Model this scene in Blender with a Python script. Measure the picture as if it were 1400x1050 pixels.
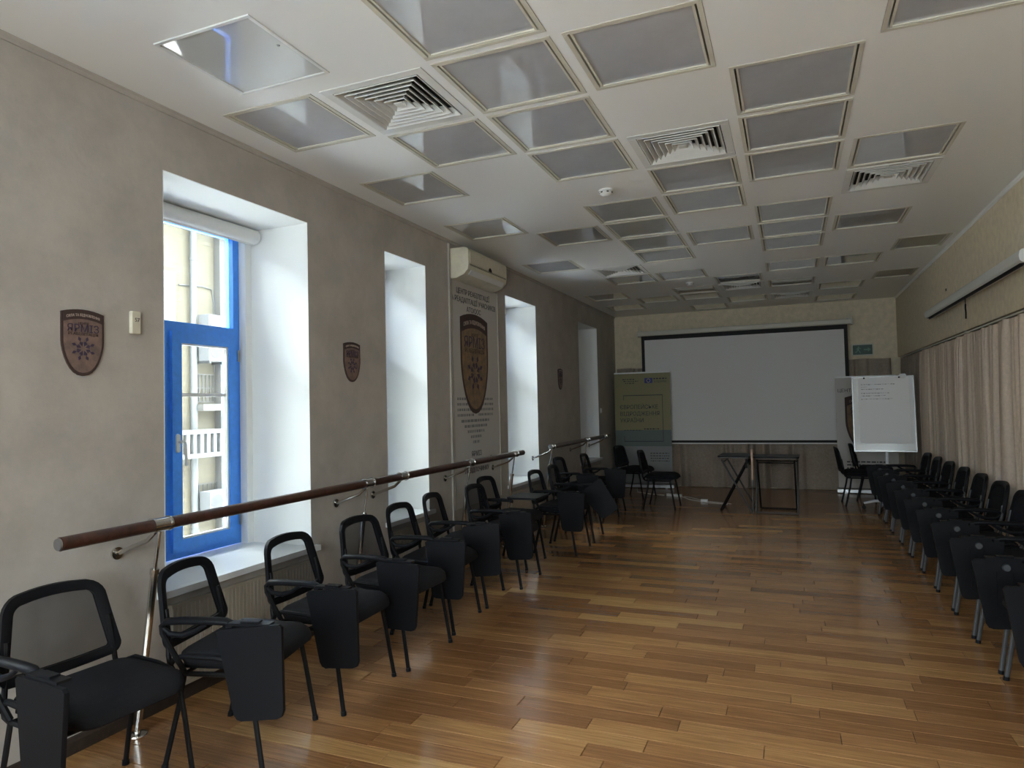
import bpy, math, random
from mathutils import Vector, Matrix
random.seed(7)
scn = bpy.context.scene
for o in list(bpy.data.objects): bpy.data.objects.remove(o)
COL = scn.collection
PI = math.pi
# ---------------------------------------------------------------- camera
CZ = 1.52                                   # eye height above the floor
FPX, YAW, PITCH, ROLL = 920.915, 0.3908, 0.0322, -0.0226
def cam_axes():
    cy, sy, cp, sp = math.cos(YAW), math.sin(YAW), math.cos(PITCH), math.sin(PITCH)
    F = Vector((-sy*cp, cy*cp, sp)); Rr = Vector((cy, sy, 0)); U = Rr.cross(F)
    cr, sr = math.cos(ROLL), math.sin(ROLL)
    return Rr*cr+U*sr, U*cr-Rr*sr, F
AR, AU, AF = cam_axes()
cd = bpy.data.cameras.new('camera'); cd.sensor_width = 36; cd.lens = FPX*36/1400; cd.clip_start = .05; cd.clip_end = 200
co = bpy.data.objects.new('camera', cd); COL.objects.link(co)
co.matrix_world = Matrix(((AR.x, AU.x, -AF.x, 0), (AR.y, AU.y, -AF.y, 0), (AR.z, AU.z, -AF.z, CZ), (0, 0, 0, 1)))
scn.camera = co
# ---------------------------------------------------------------- sky, exposure
SKY = 30.0                                  # zenith; overcast sky, a third as bright at the horizon
w = bpy.data.worlds.new('overcast_sky'); scn.world = w; w.use_nodes = True
wt = w.node_tree; bg = wt.nodes['Background']; bg.inputs[0].default_value = (.86, .94, 1, 1)
tcw = wt.nodes.new('ShaderNodeTexCoord'); sx = wt.nodes.new('ShaderNodeSeparateXYZ'); wt.links.new(tcw.outputs['Generated'], sx.inputs[0])
mr = wt.nodes.new('ShaderNodeMapRange'); mr.inputs[1].default_value = 0; mr.inputs[2].default_value = 1; mr.inputs[3].default_value = SKY/3; mr.inputs[4].default_value = SKY
wt.links.new(sx.outputs[2], mr.inputs[0]); wt.links.new(mr.outputs[0], bg.inputs[1])
vs = scn.view_settings; vs.view_transform = 'Standard'; vs.look = 'None'; vs.gamma = 1; vs.use_curve_mapping = False
vs.exposure = 1.08
# ---------------------------------------------------------------- room numbers (metres)
XL, XR, YB, YN, H = -3.04, 1.647, 12.55, -2.2, 3.153
RD = .12                                    # depth of the recess behind the curtains on the right wall
WT = .68                                    # outer wall thickness
GX0, GY0, GPX, GPY, PS = -3.4895, 2.1462, .6528, .6382, .60   # ceiling panel grid
WIN = [(.40, 1.55), (2.575, 3.735), (4.69, 5.36), (7.22, 8.24), (10.15, 11.25), (-1.75, -.60)]   # left wall window openings; first and last are unseen, added for light
WZ0, WZ1 = .60, 2.815
FILL_WIN = [(-2.60, -1.60), (-1.20, -.20), (.20, 1.20)]       # unseen windows behind the viewer, added to brighten the room
NZ0, NZ1 = 1.20, 2.60
# portals (sampling aid for the daylight at each window)
for i, (a, b) in enumerate(WIN):
    l = bpy.data.lights.new('window_portal', 'AREA'); l.shape = 'RECTANGLE'; l.size = WZ1-WZ0; l.size_y = b-a
    l.cycles.is_portal = True
    lo = bpy.data.objects.new('window_portal', l); COL.objects.link(lo)
    lo.location = (XL-WT-.02, (a+b)/2, (WZ0+WZ1)/2); lo.rotation_euler = (0, -PI/2, 0)
for i, (a, b) in enumerate(FILL_WIN):
    l = bpy.data.lights.new('window_portal', 'AREA'); l.shape = 'RECTANGLE'; l.size = b-a; l.size_y = NZ1-NZ0
    l.cycles.is_portal = True
    lo = bpy.data.objects.new('window_portal', l); COL.objects.link(lo)
    lo.location = ((a+b)/2, YN-.22, (NZ0+NZ1)/2); lo.rotation_euler = (PI/2, 0, 0)

# ================================================================= materials
MATS = {}
def nd(nt, t, **kw):
    n = nt.nodes.new(t)
    for k, v in kw.items(): setattr(n, k, v)
    return n
def mat(name, col, rough=.5, metal=0, var=0, vscale=8, bump=0, bscale=60, coat=0, spec=.5, coat_rough=.1, col2=None, emit=None):
    m = bpy.data.materials.new(name); m.use_nodes = True; nt = m.node_tree; b = nt.nodes['Principled BSDF']
    c = (*col, 1)
    b.inputs['Base Color'].default_value = c; b.inputs['Roughness'].default_value = rough
    b.inputs['Metallic'].default_value = metal; b.inputs['Specular IOR Level'].default_value = spec
    b.inputs['Coat Weight'].default_value = coat; b.inputs['Coat Roughness'].default_value = coat_rough
    tc = nd(nt, 'ShaderNodeTexCoord')
    if var or col2:
        nz = nd(nt, 'ShaderNodeTexNoise'); nz.inputs['Scale'].default_value = vscale; nz.inputs['Detail'].default_value = 6; nz.inputs['Roughness'].default_value = .65
        nt.links.new(tc.outputs['Object'], nz.inputs['Vector'])
        rp = nd(nt, 'ShaderNodeValToRGB')
        c2 = col2 if col2 else tuple(x*(1-var) for x in col); c1 = col if col2 else tuple(min(1, x*(1+var)) for x in col)
        rp.color_ramp.elements[0].color = (*c2, 1); rp.color_ramp.elements[0].position = .35
        rp.color_ramp.elements[1].color = (*c1, 1); rp.color_ramp.elements[1].position = .65
        nt.links.new(nz.outputs['Fac'], rp.inputs['Fac']); nt.links.new(rp.outputs['Color'], b.inputs['Base Color'])
    if bump:
        n2 = nd(nt, 'ShaderNodeTexNoise'); n2.inputs['Scale'].default_value = bscale; n2.inputs['Detail'].default_value = 3
        nt.links.new(tc.outputs['Object'], n2.inputs['Vector'])
        bp = nd(nt, 'ShaderNodeBump'); bp.inputs['Strength'].default_value = bump; bp.inputs['Distance'].default_value = .01
        nt.links.new(n2.outputs['Fac'], bp.inputs['Height']); nt.links.new(bp.outputs['Normal'], b.inputs['Normal'])
    if emit:
        b.inputs['Emission Color'].default_value = (*emit[0], 1); b.inputs['Emission Strength'].default_value = emit[1]
    MATS[name] = m
    return m
mat('plaster_taupe', (.455, .42, .375), .75, var=.10, vscale=3.2, bump=.12, bscale=25)
mat('plaster_cream', (.74, .64, .47), .75, var=.09, vscale=14, bump=.2, bscale=45)
mat('ceiling_paint', (.90, .90, .875), .4, bump=.03, bscale=8)
mat('white_paint', (.88, .90, .89), .55, bump=.05, bscale=12)
mat('white_sill', (.84, .87, .88), .3)
mat('frame_cream', (.62, .59, .50), .4)
mat('film_grey', (.50, .51, .53), .03, var=.05, vscale=4, bump=.005, bscale=1.6, spec=.85, coat=.8, coat_rough=.02)
mat('film_dark', (.36, .34, .29), .35, var=.05, vscale=4)
mat('access_white', (.66, .68, .67), .02, spec=1.0, coat=.6, coat_rough=.02)
mat('vent_white', (.74, .74, .71), .4)
mat('black_void', (.015, .015, .015), .8)
mat('blue_paint', (.06, .29, .92), .4, var=.07, vscale=30, bump=.15, bscale=40)
mat('white_plastic', (.80, .81, .80), .35)
mat('ivory_plastic', (.70, .66, .52), .4, var=.06, vscale=20)
mat('baseboard_brown', (.045, .032, .025), .5, var=.2, vscale=20, spec=.2)
mat('dark_wood', (.055, .022, .015), .3, var=.35, vscale=25, coat=.3)
mat('chrome', (.66, .65, .62), .18, metal=1)
mat('steel_dull', (.36, .37, .38), .35, metal=1)
mat('black_plastic', (.008, .0085, .0105), .45, bump=.08, bscale=300, spec=.13)
mat('black_fabric', (.014, .0145, .018), .9, var=.3, vscale=400, bump=.5, bscale=500, spec=.2)
mat('black_metal', (.008, .008, .009), .5, spec=.15)
mat('grey_metal', (.085, .088, .092), .45, metal=.4)
mat('radiator_paint', (.40, .355, .29), .5)
mat('screen_white', (.78, .775, .765), .75)
mat('screen_black', (.01, .01, .01), .7)
mat('paper', (.91, .915, .92), .6)
mat('board_white', (.82, .84, .85), .12)
mat('ink', (.04, .04, .05), .7)
mat('ink_grey', (.22, .22, .23), .7)
mat('banner_white', (.56, .535, .50), .55)
mat('banner_olive', (.235, .21, .095), .5)
mat('banner_teal', (.10, .135, .12), .5)
mat('banner_grey', (.22, .225, .23), .5)
mat('eu_blue', (.02, .03, .22), .5)
mat('eu_yellow', (.7, .55, .05), .5)
mat('emblem_camo', (.24, .155, .125), .7, col2=(.14, .10, .085), vscale=22)
mat('emblem_gold', (.30, .195, .10), .7, col2=(.16, .11, .07), vscale=12)
mat('emblem_dark', (.06, .035, .03), .7)
mat('emblem_violet', (.05, .035, .07), .7)
mat('emblem_thread', (.45, .36, .3), .7)
mat('exit_green', (.008, .06, .035), .4)
mat('exit_mint', (.14, .30, .22), .5)
mat('curtain_beige', (.66, .545, .44), .85, var=.08, vscale=40, bump=.15, bscale=200)
mat('curtain_brown', (.36, .295, .24), .85, var=.12, vscale=30, bump=.15, bscale=200)
mat('pale_wood', (.62, .42, .32), .5)
mat('cable_white', (.75, .74, .70), .5)
mat('brick_yellow', (.62, .50, .27), .85)
mat('stone_grey', (.040, .038, .034), .9, var=.2, vscale=5, bump=.6, bscale=8)
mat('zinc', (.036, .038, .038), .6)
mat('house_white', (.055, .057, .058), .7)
mat('asphalt', (.80, .79, .76), .9)  # made very pale to bounce daylight up into the room
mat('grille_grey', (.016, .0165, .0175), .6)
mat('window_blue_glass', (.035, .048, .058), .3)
# yellow brick of the house over the street: too far for single bricks
nt = MATS['brick_yellow'].node_tree; b = nt.nodes['Principled BSDF']
tc = nd(nt, 'ShaderNodeTexCoord'); mp = nd(nt, 'ShaderNodeMapping'); mp.inputs['Rotation'].default_value = (PI/2, 0, PI/2)
mp.vector_type = 'TEXTURE'
bt = nd(nt, 'ShaderNodeTexBrick'); bt.inputs['Scale'].default_value = 1
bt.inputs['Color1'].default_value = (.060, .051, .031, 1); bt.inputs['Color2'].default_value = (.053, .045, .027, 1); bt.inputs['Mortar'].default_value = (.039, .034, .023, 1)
bt.inputs['Brick Width'].default_value = .27; bt.inputs['Row Height'].default_value = .085; bt.inputs['Mortar Size'].default_value = .008
nt.links.new(tc.outputs['Object'], mp.inputs[0]); nt.links.new(mp.outputs[0], bt.inputs[0]); nt.links.new(bt.outputs['Color'], b.inputs['Base Color'])
# oak-brown parquet: tone from the piece (object or mesh island), grain along the plank
def wood_floor(name, island):
    m = bpy.data.materials.new(name); m.use_nodes = True; nt = m.node_tree; b = nt.nodes['Principled BSDF']
    rnd = nd(nt, 'ShaderNodeNewGeometry').outputs['Random Per Island'] if island else nd(nt, 'ShaderNodeObjectInfo').outputs['Random']
    rp = nd(nt, 'ShaderNodeValToRGB'); e = rp.color_ramp.elements
    e[0].color = (.25, .117, .047, 1); e[1].position = 1; e[1].color = (.50, .295, .118, 1)
    for ps, c in ((.25, (.305, .149, .059)), (.6, (.365, .187, .076)), (.88, (.425, .230, .092))):
        k = e.new(ps); k.color = (*c, 1)
    nt.links.new(rnd, rp.inputs['Fac'])
    tc = nd(nt, 'ShaderNodeTexCoord'); mp = nd(nt, 'ShaderNodeMapping'); mp.inputs['Scale'].default_value = (2.2, 55, 1)
    nt.links.new(tc.outputs['Object'], mp.inputs[0])
    ad = nd(nt, 'ShaderNodeVectorMath'); ad.operation = 'ADD'; sc = nd(nt, 'ShaderNodeCombineXYZ')
    ml = nd(nt, 'ShaderNodeMath'); ml.operation = 'MULTIPLY'; ml.inputs[1].default_value = 37
    nt.links.new(rnd, ml.inputs[0]); nt.links.new(ml.outputs[0], sc.inputs[2]); nt.links.new(mp.outputs[0], ad.inputs[0]); nt.links.new(sc.outputs[0], ad.inputs[1])
    nz = nd(nt, 'ShaderNodeTexNoise'); nz.inputs['Scale'].default_value = 1.6; nz.inputs['Detail'].default_value = 5; nz.inputs['Roughness'].default_value = .7
    nt.links.new(ad.outputs[0], nz.inputs['Vector'])
    gr = nd(nt, 'ShaderNodeValToRGB'); gr.color_ramp.elements[0].position = .3; gr.color_ramp.elements[0].color = (.55, .5, .45, 1); gr.color_ramp.elements[1].position = .7; gr.color_ramp.elements[1].color = (1.15, 1.15, 1.12, 1)
    nt.links.new(nz.outputs['Fac'], gr.inputs['Fac'])
    mx = nd(nt, 'ShaderNodeMix'); mx.data_type = 'RGBA'; mx.blend_type = 'MULTIPLY'; mx.inputs[0].default_value = 1
    nt.links.new(rp.outputs['Color'], mx.inputs[6]); nt.links.new(gr.outputs['Color'], mx.inputs[7]); nt.links.new(mx.outputs[2], b.inputs['Base Color'])
    b.inputs['Roughness'].default_value = .25; b.inputs['Coat Weight'].default_value = .3; b.inputs['Coat Roughness'].default_value = .08; b.inputs['Specular IOR Level'].default_value = .45
    MATS[name] = m
wood_floor('parquet_piece', False); wood_floor('parquet_rest', True)
mat('subfloor', (.035, .02, .012), .8)
def see_through(name, col, fac, rough=.6, gloss=False):
    m = bpy.data.materials.new(name); m.use_nodes = True; nt = m.node_tree; nt.nodes.clear()
    out = nd(nt, 'ShaderNodeOutputMaterial'); mx = nd(nt, 'ShaderNodeMixShader'); tr = nd(nt, 'ShaderNodeBsdfTransparent')
    if gloss:
        df = nd(nt, 'ShaderNodeBsdfGlossy'); df.inputs['Roughness'].default_value = rough
        fr = nd(nt, 'ShaderNodeFresnel'); fr.inputs[0].default_value = 1.35; nt.links.new(fr.outputs[0], mx.inputs[0])
        tr.inputs[0].default_value = (.93, .95, .94, 1)
    else:
        df = nd(nt, 'ShaderNodeBsdfDiffuse'); df.inputs[0].default_value = (*col, 1); mx.inputs[0].default_value = fac
    nt.links.new(tr.outputs[0], mx.inputs[1]); nt.links.new(df.outputs[0], mx.inputs[2]); nt.links.new(mx.outputs[0], out.inputs[0])
    MATS[name] = m
see_through('mesh_fabric', (.018, .0185, .021), .60)
see_through('glass', (1, 1, 1), 0, .02, True)

# ================================================================= mesh helpers
class MB:
    def __init__(s): s.v = []; s.f = []
    def add(s, vs, fs):
        o = len(s.v); s.v += [tuple(p) for p in vs]; s.f += [tuple(i+o for i in f) for f in fs]; return s
    def box(s, x0, y0, z0, x1, y1, z1):
        if x0 > x1: x0, x1 = x1, x0
        if y0 > y1: y0, y1 = y1, y0
        if z0 > z1: z0, z1 = z1, z0
        return s.add([(x0,y0,z0),(x1,y0,z0),(x1,y1,z0),(x0,y1,z0),(x0,y0,z1),(x1,y0,z1),(x1,y1,z1),(x0,y1,z1)],
                     [(0,3,2,1),(4,5,6,7),(0,1,5,4),(1,2,6,5),(2,3,7,6),(3,0,4,7)])
    def loft(s, rings, caps=True, closed=False):
        n = len(rings[0]); vs = [p for r in rings for p in r]; fs = []
        m = len(rings)
        for k in range(m if closed else m-1):
            a = k*n; b2 = ((k+1) % m)*n
            for i in range(n):
                j = (i+1) % n; fs.append((a+i, a+j, b2+j, b2+i))
        if caps and not closed:
            fs.append(tuple(reversed(range(n)))); fs.append(tuple(range((m-1)*n, m*n)))
        return s.add(vs, fs)
    def tube(s, pts, r, n=8, r2=None, up=(0, 0, 1)):
        P = [Vector(p) for p in pts]; rings = []
        rs = r if isinstance(r, (list, tuple)) else [r]*len(P)
        ref = Vector(up); N = None
        for i, q in enumerate(P):
            t = (P[min(i+1, len(P)-1)]-P[max(i-1, 0)]).normalized()
            if N is None:
                if abs(t.dot(ref)) > .95: ref = Vector((1, 0, 0)) if abs(t.x) < .9 else Vector((0, 1, 0))
                N = (ref-t*ref.dot(t)).normalized()
            else: N = (N-t*N.dot(t)).normalized()
            B = t.cross(N); e = (r2/rs[0]) if r2 else 1
            rings.append([tuple(q+N*(math.cos(2*PI*k/n)*rs[i])+B*(math.sin(2*PI*k/n)*rs[i]*e)) for k in range(n)])
        return s.loft(rings)
    def prism(s, pts, axis, a, b2):
        # 2D outline pushed along an axis; pts are (u,v): x->(y,z), y->(x,z), z->(x,y)
        def P(u, v, d): return {'x': (d, u, v), 'y': (u, d, v), 'z': (u, v, d)}[axis]
        return s.loft([[P(u, v, a) for u, v in pts], [P(u, v, b2) for u, v in pts]])
    def build(s, name, m, parent=None, smooth=35, loc=None):
        me = bpy.data.meshes.new(name); me.from_pydata(s.v, [], s.f); me.validate()
        import bmesh
        bm = bmesh.new(); bm.from_mesh(me); bmesh.ops.recalc_face_normals(bm, faces=bm.faces); bm.to_mesh(me); bm.free()
        if smooth:
            me.polygons.foreach_set('use_smooth', [True]*len(me.polygons)); me.set_sharp_from_angle(angle=math.radians(smooth))
        me.materials.append(MATS[m])
        o = bpy.data.objects.new(name, me); COL.objects.link(o)
        if parent: o.parent = parent
        if loc: o.location = loc
        return o
def tag(o, label=None, cat=None, group=None, kind=None):
    for k, v in (('label', label), ('category', cat), ('group', group), ('kind', kind)):
        if v: o[k] = v
    return o
def empty(name, loc=(0, 0, 0), rz=0, **kw):
    o = bpy.data.objects.new(name, None); COL.objects.link(o); o.location = loc; o.rotation_euler = (0, 0, rz); o.empty_display_size = .1
    return tag(o, **kw)
def copy_tree(o, parent=None):
    c = o.copy(); COL.objects.link(c); c.parent = parent
    for ch in list(o.children): copy_tree(ch, c)
    return c
def box(name, m, parent, *a, **k): return MB().box(*a).build(name, m, parent, **k)
def circ(r, n=16, cx=0, cy=0): return [(cx+r*math.cos(2*PI*i/n), cy+r*math.sin(2*PI*i/n)) for i in range(n)]
def rrect(w, h, r, n=4, cx=0, cy=0):
    out = []
    for qx, qy, a0 in ((1, 1, 0), (-1, 1, PI/2), (-1, -1, PI), (1, -1, 1.5*PI)):
        for k in range(n+1):
            a = a0+PI/2*k/n; out.append((cx+qx*(w/2-r)+r*math.cos(a), cy+qy*(h/2-r)+r*math.sin(a)))
    return out
DG = None
def text(body, size, m, parent, loc, rot, name='lettering', align='CENTER', bend=None, wid=None):
    cu = bpy.data.curves.new(name, 'FONT'); cu.body = body; cu.size = size; cu.align_x = align; cu.align_y = 'CENTER'; cu.extrude = .0008; cu.resolution_u = 2
    t = bpy.data.objects.new(name, cu); COL.objects.link(t)
    dg = bpy.context.evaluated_depsgraph_get(); me = bpy.data.meshes.new_from_object(t.evaluated_get(dg))
    bpy.data.objects.remove(t); bpy.data.curves.remove(cu)
    if wid:
        xs = [v.co.x for v in me.vertices]; k = wid/(max(xs)-min(xs))
        for v in me.vertices: v.co.x *= k
    if bend:
        for v in me.vertices: v.co.y -= bend*v.co.x*v.co.x
    me.materials.clear(); me.materials.append(MATS[m])
    o = bpy.data.objects.new(name, me); COL.objects.link(o); o.parent = parent; o.location = loc; o.rotation_euler = rot
    return o
ROT_L, ROT_B = (PI/2, 0, PI/2), (PI/2, 0, 0)

# ================================================================= floor
fl = box('floor', 'subfloor', None, XL-.02, YN, -.15, XR+RD, YB, -.018, smooth=0); tag(fl, kind='structure')
PWD = .12; gap = .0014
plank_mesh = {}
def plank_me(L):
    k = round(L, 2)
    if k not in plank_mesh:
        b = MB(); e = .0012; w2 = PWD/2-gap; l2 = k/2-gap
        b.loft([[(-l2,-w2,-.018),(l2,-w2,-.018),(l2,w2,-.018),(-l2,w2,-.018)], [(-l2,-w2,-e),(l2,-w2,-e),(l2,w2,-e),(-l2,w2,-e)],
                [(-l2+e,-w2+e,0),(l2-e,-w2+e,0),(l2-e,w2-e,0),(-l2+e,w2-e,0)]])
        o = b.build('plank', 'parquet_piece', None, smooth=0); plank_mesh[k] = o.data; bpy.data.objects.remove(o)
    return plank_mesh[k]
rest = MB(); nsingle = 0
rng = random.Random(3)
ny = int((YB-YN)/PWD)
for r in range(ny+1):
    y = YN+PWD*(r+.5)
    if y+PWD/2 > YB: break
    x = XL+.001-rng.uniform(0, .8)
    while x < XR+RD-.03:
        L = round(rng.choice([.55, .62, .7, .78, .85, .95, 1.05, .7, .8]), 2); a, b2 = max(x, XL+.003), min(x+L, XR+RD-.003)
        if b2-a > .06:
            # only the nearest ones in view are single pieces
            vis = 2.0 < y < 6.2 and abs(((a+b2)/2)+.38*y*.0) < 9 and nsingle < 300 and not (y < 2.4 and a > -.5)
            if vis:
                Lq = round(b2-a, 2)-.0
                if a+Lq > XR+RD-.002: Lq -= .01
                p = bpy.data.objects.new('plank', plank_me(Lq)); COL.objects.link(p); p.parent = fl; p.location = (a+Lq/2, y, 0); nsingle += 1
            else:
                rest.box(a+gap, y-PWD/2+gap, -.018, b2-gap, y+PWD/2-gap, 0)
        x += L
tag(rest.build('planks', 'parquet_rest', fl, smooth=0), 'brown parquet planks farther down the room', kind='stuff')

# ================================================================= walls
wl = MB()
edges = [YN-.2]+[e for a in sorted(WIN) for e in a]+[YB+.2]
for i in range(0, len(edges), 2): wl.box(XL-WT, edges[i], -.15, XL, edges[i+1], H+.3)
for a, b2 in WIN: wl.box(XL-WT, a, -.15, XL, b2, WZ0-.04); wl.box(XL-WT, a, WZ1, XL, b2, H+.3)
tag(wl.build('wall_left', 'plaster_taupe', None, smooth=0), kind='structure')
wr_ = MB(); wr_.box(XR, YN-.2, 2.17, XR+.3, YB+.2, H+.3); wr_.box(XR+RD, YN-.2, -.15, XR+.3, YB+.2, 2.17)
tag(wr_.build('wall_right', 'plaster_cream', None, smooth=0), kind='structure')
tag(box('wall_back', 'plaster_cream', None, XL, YB, -.15, XR+RD, YB+.2, H+.3, smooth=0), kind='structure')
wn_ = MB(); e_ = [XL]+[v for q in FILL_WIN for v in q]+[XR+RD]
for i in range(0, len(e_), 2): wn_.box(e_[i], YN-.2, -.15, e_[i+1], YN, H+.3)
for a, b2 in FILL_WIN: wn_.box(a, YN-.2, -.15, b2, YN, NZ0); wn_.box(a, YN-.2, NZ1, b2, YN, H+.3)
tag(wn_.build('wall_near', 'plaster_cream', None, smooth=0), kind='structure')
for i, (a, b2) in enumerate(FILL_WIN):  # frames and panes of the added, unseen fill-light windows
    r = empty('window_%d' % (7+i), (0, YN-.12, 0)); tag(r, kind='structure'); f = MB(); t = .06
    f.box(a, -.03, NZ0, a+t, .03, NZ1); f.box(b2-t, -.03, NZ0, b2, .03, NZ1); f.box(a+t, -.03, NZ0, b2-t, .03, NZ0+t); f.box(a+t, -.03, NZ1-t, b2-t, .03, NZ1); f.box(a+t, -.03, 2.2, b2-t, .03, 2.26)
    f.build('window_frame', 'blue_paint', r, smooth=0)
    box('pane', 'glass', r, a+t, -.004, NZ0+t, b2-t, .002, 2.2, smooth=0); box('pane', 'glass', r, a+t, -.004, 2.26, b2-t, .002, NZ1-t, smooth=0)
# baseboards
bb = MB(); pr = [(0, 0), (.016, 0), (.016, .055), (.010, .072), (0, .075)]
bb.loft([[(XL+u, YN+.01, v+.001) for u, v in pr], [(XL+u, YB-.01, v+.001) for u, v in pr]])
tag(bb.build('baseboard_left', 'baseboard_brown', None, smooth=0), kind='structure')
bb = MB(); bb.loft([[(XR+RD-u, YN+.01, v+.001) for u, v in pr], [(XR+RD-u, YB-.02, v+.001) for u, v in pr]])
tag(bb.build('baseboard_right', 'baseboard_brown', None, smooth=0), kind='structure')
# small cornice bead under the ceiling
for n, x, s in (('trim_1', XL, 1), ('trim_2', XR, -1)):
    c = MB(); q = [(0, -.03), (.008, -.03), (.012, -.022), (.012, -.012), (.02, -.004), (.02, -.0005), (0, -.0005)]
    c.loft([[(x+s*u, YN+.01, H+v) for u, v in q], [(x+s*u, YB-.005, H+v) for u, v in q]])
    tag(c.build(n, 'plaster_taupe' if s > 0 else 'ceiling_paint', None, smooth=0), kind='structure')

# ================================================================= ceiling with recessed panels
LIGHT = {1: [1, 3, 5, 8, 12, 14], 2: [2, 6, 10, 13], 3: [0, 1, 2, 3, 5, 6, 7, 8, 10, 12, 13, 15], 4: [1, 4, 5, 7, 11, 14],
         5: [2, 3, 4, 6, 7, 8, 10, 12], 6: [1, 4, 7, 10, 13, 15], 7: [9, 12]}
VENT = {2: [1, 9], 4: [3, 12], 5: [14], 6: [5]}
cells = {}
def cell(c, r):
    x0 = GX0+c*GPX; y0 = GY0+r*GPY; sx = PS if c < 7 else .49
    return x0, y0, x0+sx, y0+PS
holes = [cell(c, r) for D in (LIGHT, VENT) for c in D for r in D[c]]
ACC = (-2.545, 2.11, -2.005, 2.645); holes.append(ACC)
xs = sorted({XL-.02, XR+.02} | {round(v, 5) for h in holes for v in (h[0], h[2])}); ys = sorted({YN, YB} | {round(v, 5) for h in holes for v in (h[1], h[3])})
vi = {}; cm = MB()
def vid(x, y):
    if (x, y) not in vi: vi[(x, y)] = len(cm.v); cm.v.append((x, y, H))
    return vi[(x, y)]
for i in range(len(xs)-1):
    for j in range(len(ys)-1):
        mx, my = (xs[i]+xs[i+1])/2, (ys[j]+ys[j+1])/2
        if any(h[0] < mx < h[2] and h[1] < my < h[3] for h in holes): continue
        cm.f.append((vid(xs[i], ys[j]), vid(xs[i], ys[j+1]), vid(xs[i+1], ys[j+1]), vid(xs[i+1], ys[j])))
me = bpy.data.meshes.new('ceiling'); me.from_pydata(cm.v, [], cm.f); me.materials.append(MATS['ceiling_paint'])
ce = bpy.data.objects.new('ceiling', me); COL.objects.link(ce); tag(ce, kind='structure')
sl = box('slab', 'ceiling_paint', ce, XL-.02, YN, H+.12, XR+.02, YB, H+.28, smooth=0)
def panel_proto(w, d, film, depth=.022):
    r = empty('ceiling_light')
    f = MB(); t = .024
    for (a, b2, c2, d2) in ((0, 0, w, t), (0, d-t, w, d), (0, t, t, d-t), (w-t, t, w, d-t)):
        f.box(a+.001, b2+.001, -.003, c2-.001, d2-.001, .05)
    f.build('frame', 'frame_cream', r, smooth=0)
    # thin inner lip, a dark shadow gap away from the frame on the two long sides
    i0 = t+.001; l = MB(); gp = .007
    for (a, b2, c2, d2) in ((i0+gp, i0, w-i0-gp, i0+.008), (i0+gp, d-i0-.008, w-i0-gp, d-i0), (i0+gp, i0+.008, i0+gp+.011, d-i0-.008), (w-i0-gp-.011, i0+.008, w-i0-gp, d-i0-.008)):
        l.box(a, b2, -.001, c2, d2, .05)
    l.build('inner_lip', 'frame_cream', r, smooth=0)
    n = 10; g = MB(); a = i0+.008; ax = i0+gp+.011; depth = .006
    vs = []
    for iy in range(n+1):
        for ix in range(n+1):
            u, v = ix/n, iy/n; e = min(u, 1-u, v, 1-v)
            vs.append((ax+(w-2*ax)*u, a+(d-2*a)*v, depth-.0008*min(1, e*6)))
    g.add(vs, [(q, q+n+1, q+n+2, q+1) for iy in range(n) for q in range(iy*(n+1), iy*(n+1)+n)])
    g.build('film', film, r)
    box('backing', 'black_void', r, .002, .002, .052, w-.002, d-.002, .058, smooth=0)
    return r
pp = panel_proto(PS, PS, 'film_grey')
first = True
PRE = 'grey film ceiling panel '
NTH = ('first', 'second', 'third', 'fourth')
GL = {(1, 1): 'on the window side of the vent beside the glossy hatch', (1, 3): 'alone above the wall between blue and narrow windows', (1, 5): 'alone just before the air conditioner', (1, 8): 'alone above the window past the air conditioner',
      (1, 12): 'alone above the start of the far handrail', (1, 14): 'alone in the corner above the farthest window', (2, 2): 'directly behind the vent beside the glossy hatch', (2, 6): 'touching the window side of the long run of four',
      (2, 10): 'directly behind the vent above the second handrail', (2, 13): 'alone on the window side of the far pair by the detector', (3, 10): 'just in front of the small far smoke detector', (3, 12): 'just behind the small far smoke detector', (3, 13): 'second behind the small far smoke detector', (3, 15): 'alone nearest the left half of the projection screen',
      (4, 1): 'on the curtain side of the first big run, before a vent', (4, 4): 'first behind the vent by the larger smoke detector', (4, 5): 'second behind the vent by the larger smoke detector', (4, 7): 'alone between the run of four and the far run of three', (4, 11): 'directly in front of the vent by the small smoke detector', (4, 14): 'two places behind the vent by the small smoke detector',
      (5, 10): 'between the far run of three and the last vent', (5, 12): 'two places before the vent nearest the screen', (6, 1): 'alone on the curtain side before the wrinkled panel', (6, 4): 'directly before the curtain-side vent', (6, 7): 'alone behind the curtain-side vent', (6, 10): 'on the curtain side two places past the far run of three', (6, 13): 'on the curtain side beside the vent nearest the screen', (6, 15): 'on the curtain side, last before the exit sign'}
for k in range(4): GL[(3, k)] = NTH[k]+' of the run of four from hatch to larger smoke detector'; GL[(3, 5+k)] = NTH[k]+' of the run of four starting past the larger smoke detector'
for k in range(3): GL[(5, 2+k)] = NTH[k]+' of the near run of three on the curtain side'; GL[(5, 6+k)] = NTH[k]+' of the far run of three on the curtain side'
for c in LIGHT:
    for r in LIGHT[c]:
        x0, y0, x1, y1 = cell(c, r)
        if c == 7: continue
        o = pp if first else copy_tree(pp); first = False
        o.location = (x0, y0, H); tag(o, PRE+GL[(c, r)], 'ceiling light', 'grey film light panels in the ceiling')
pd = panel_proto(.49, PS, 'film_dark'); x0, y0, *_ = cell(7, 9); pd.location = (x0, y0, H)
tag(pd, 'narrow dull brownish panel touching the curtained wall, beside the long wall tube', 'ceiling light', 'dull ceiling panels by the curtained wall')
o = copy_tree(pd); x0, y0, *_ = cell(7, 12); o.location = (x0, y0, H); 
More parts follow.
